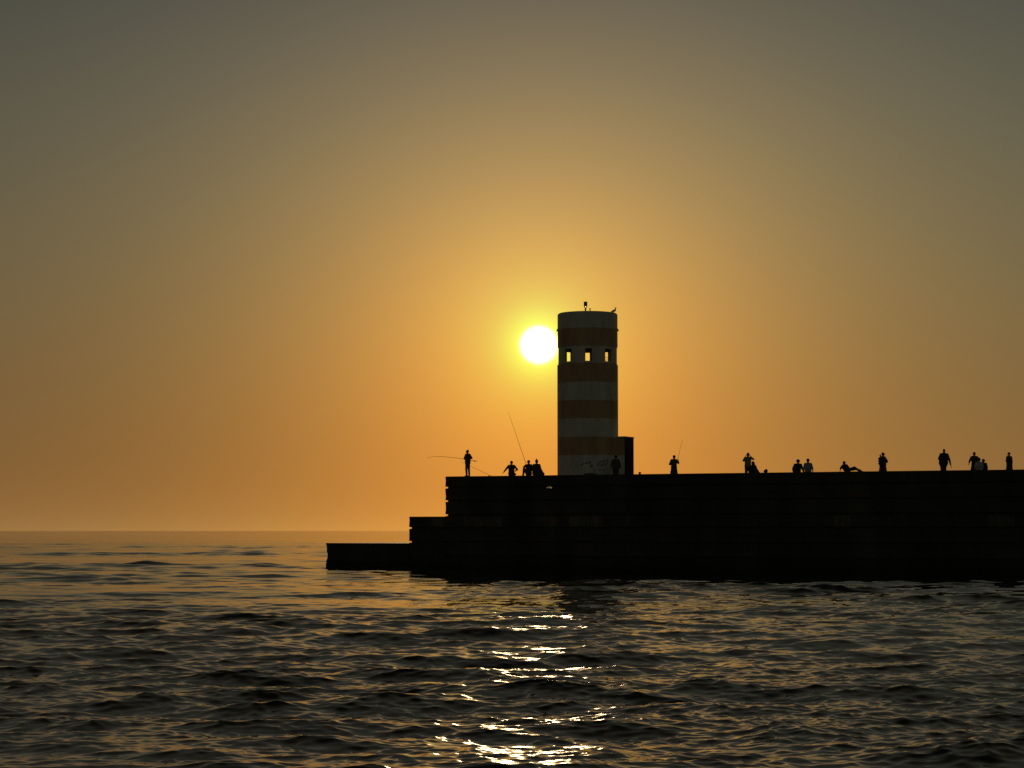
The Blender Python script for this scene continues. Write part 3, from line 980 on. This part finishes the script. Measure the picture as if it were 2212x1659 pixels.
# broad patches of wind: choppy strip across the near water, calmer by the wall and out to sea
def lowf(sx, sy, n, seed):
    q = np.random.default_rng(seed); s = np.zeros_like(X0)
    for _ in range(n):
        a, b_, p = q.normal() / sx, q.normal() / sy, q.uniform(0, 6.28)
        s += np.sin(X0 * a + Y0 * b_ + p)
    return s / math.sqrt(n / 2)
patch = lowf(9, 7, 14, 5)
far = np.clip((Y0 - 42 - 14 * patch) / 100, 0, 1); far = far * far * (3 - 2 * far)
patch2 = lowf(45, 60, 14, 9)
rough = (1 + .2 * patch + .25 * np.clip((38 - Y0) / 12, 0, 1)) * (1 - far) + far * (.50 + .08 * patch2 + .05 * patch)
gust = np.clip(.95 + .45 * lowf(4.0, 1.6, 40, 35) + .3 * lowf(9, 5, 20, 37), .42, 2.3)            # cat's-paws a few metres across
gust2 = np.clip(.95 + .6 * lowf(24, 16, 26, 33), .3, 2.0)
mix_ = np.clip((Y0 - 62) / 40, 0, 1)
rough = rough * (1 - mix_ + mix_ * gust * np.where(Y0 > 150, gust2, 1))
lee = (A0.x - X0) * V.x + (A0.y - Y0) * V.y         # metres out from the wall face: sheltered water at its foot
along = (X0 - A0.x) * U.x + (Y0 - A0.y) * U.y
shel = np.clip(along / 12 + .3, 0, 1) * (1 - np.clip((lee - 3) / 20, 0, 1))
rough = np.clip(rough, .2, 1.8) * (1 - .68 * shel)
shelf = np.exp(-((Y0 - 66 - 9 * lowf(14, 11, 14, 21)) / 17.0) ** 2) * .30      # where the current meets the calm
rough += shelf * np.clip(1 - .8 * patch, 0, 2)
Zw = np.zeros_like(X0); DX = np.zeros_like(X0); DY = np.zeros_like(X0)
NC = 165
lams = np.exp(rng.uniform(math.log(.15), math.log(8.0), NC))
for lam in lams:
    spread = 50 if lam < .8 else 30
    th = math.radians(-84 + rng.normal() * spread)
    k = 2 * math.pi / lam
    s = .0186 * (1.0 if lam < 2.4 else (2.4 / lam) ** .6) * (1.0 if lam > 1.0 else .85) * rng.uniform(.6, 1.4)
    a = s / k
    w = np.clip(lam / (space * 2.3) - 1, 0, 1)
    keep = w > 0
    if not keep.any():
        continue
    ph = k * (X0 * math.cos(th) + Y0 * math.sin(th)) + rng.uniform(0, 6.28)
    amp = a * w * rough * (1 + .35 * mix_ if lam > 2.5 else 1)
    Zw += amp * np.cos(ph); sn = amp * np.sin(ph) * 1.5
    DX -= sn * math.cos(th); DY -= sn * math.sin(th)
for lam in (14, 17, 21, 26, 33, 47):
    th = math.radians(-78 + rng.normal() * 14); k = 2 * math.pi / lam; a = .010 / k
    w = np.clip(lam / (space * 2.6) - 1, 0, 1)
    Zw += a * w * np.cos(k * (X0 * math.cos(th) + Y0 * math.sin(th)) + rng.uniform(0, 6.28))
calm_near = np.clip((Rg - 2) / 8, 0, 1)
Zw *= calm_near; DX *= calm_near; DY *= calm_near
co = np.stack([X0 + DX, Y0 + DY, Zw], -1).reshape(-1, 3)
idx = np.arange(nr * na).reshape(nr, na)
q = np.stack([idx[:-1, :], np.roll(idx, -1, 1)[:-1, :], np.roll(idx, -1, 1)[1:, :], idx[1:, :]], -1).reshape(-1, 4)[:, ::-1]
nv, nf = co.shape[0] + 1, q.shape[0]
co = np.vstack([co, [[0, 0, 0]]])
fan = np.stack([idx[0], np.full(na, nv - 1), np.roll(idx[0], -1)], -1)
me = bpy.data.meshes.new('water')
me.vertices.add(nv); me.vertices.foreach_set('co', co.astype(np.float32).ravel())
nl = nf * 4 + na * 3
me.loops.add(nl); me.loops.foreach_set('vertex_index', np.concatenate([q.ravel(), fan[:, ::-1].ravel()]).astype(np.int32))
me.polygons.add(nf + na)
me.polygons.foreach_set('loop_start', np.concatenate([np.arange(nf) * 4, nf * 4 + np.arange(na) * 3]).astype(np.int32))
me.polygons.foreach_set('use_smooth', np.ones(nf + na, bool))
me.update(calc_edges=True); me.validate()

mt = bpy.data.materials.new('sea_water'); mt.use_nodes = True
t = mt.node_tree; L = t.links.new
b = t.nodes['Principled BSDF']
b.inputs['Base Color'].default_value = (.006, .010, .010, 1); b.inputs['Roughness'].default_value = .055
b.inputs['IOR'].default_value = 1.333; b.inputs['Specular IOR Level'].default_value = .5
g_ = t.nodes.new('ShaderNodeNewGeometry')


def nz(scale, vec, detail):
    mp = t.nodes.new('ShaderNodeMapping'); mp.inputs['Scale'].default_value = vec; L(g_.outputs['Position'], mp.inputs[0])
    n_ = t.nodes.new('ShaderNodeTexNoise'); n_.inputs['Scale'].default_value = scale; n_.inputs['Detail'].default_value = detail
    L(mp.outputs[0], n_.inputs['Vector'])
    s_ = t.nodes.new('ShaderNodeVectorMath'); s_.operation = 'SUBTRACT'; L(n_.outputs['Color'], s_.inputs[0]); s_.inputs[1].default_value = (.5, .5, .5)
    return s_.outputs[0], n_.outputs[0]


def vscale(v, s_):
    n_ = t.nodes.new('ShaderNodeVectorMath'); n_.operation = 'SCALE'; L(v, n_.inputs[0])
    if isinstance(s_, (int, float)):
        n_.inputs['Scale'].default_value = s_
    else:
        L(s_, n_.inputs['Scale'])
    return n_.outputs[0]


def vadd(a, b_):
    n_ = t.nodes.new('ShaderNodeVectorMath'); n_.operation = 'ADD'; L(a, n_.inputs[0]); L(b_, n_.inputs[1]); return n_.outputs[0]


r1, _ = nz(9, (1, 1.3, 1), 2)            # capillary ripples
r2, _ = nz(.9, (.6, 1.6, 1), 4)          # small chop, mostly for the distant sea
_, pm = nz(.02, (.45, 1.6, 1), 4)        # wind lanes
sp = t.nodes.new('ShaderNodeSeparateXYZ'); L(g_.outputs['Position'], sp.inputs[0])
fr = t.nodes.new('ShaderNodeMapRange'); L(sp.outputs[1], fr.inputs[0])
for i, v_ in zip((1, 2, 3, 4), (70, 150, .15, 1)): fr.inputs[i].default_value = v_
lane = t.nodes.new('ShaderNodeMapRange'); L(pm, lane.inputs[0])
for i, v_ in zip((1, 2, 3, 4), (.36, .62, .06, .40)): lane.inputs[i].default_value = v_
ml = t.nodes.new('ShaderNodeMath'); ml.operation = 'MULTIPLY'; L(fr.outputs[0], ml.inputs[0]); L(lane.outputs[0], ml.inputs[1])
nn_ = vadd(vadd(g_.outputs['Normal'], vscale(r1, .055)), vscale(r2, ml.outputs[0]))
no = t.nodes.new('ShaderNodeVectorMath'); no.operation = 'NORMALIZE'; L(nn_, no.inputs[0]); L(no.outputs[0], b.inputs['Normal'])
wo = link('water', me, mt)
wo['kind'] = 'structure'
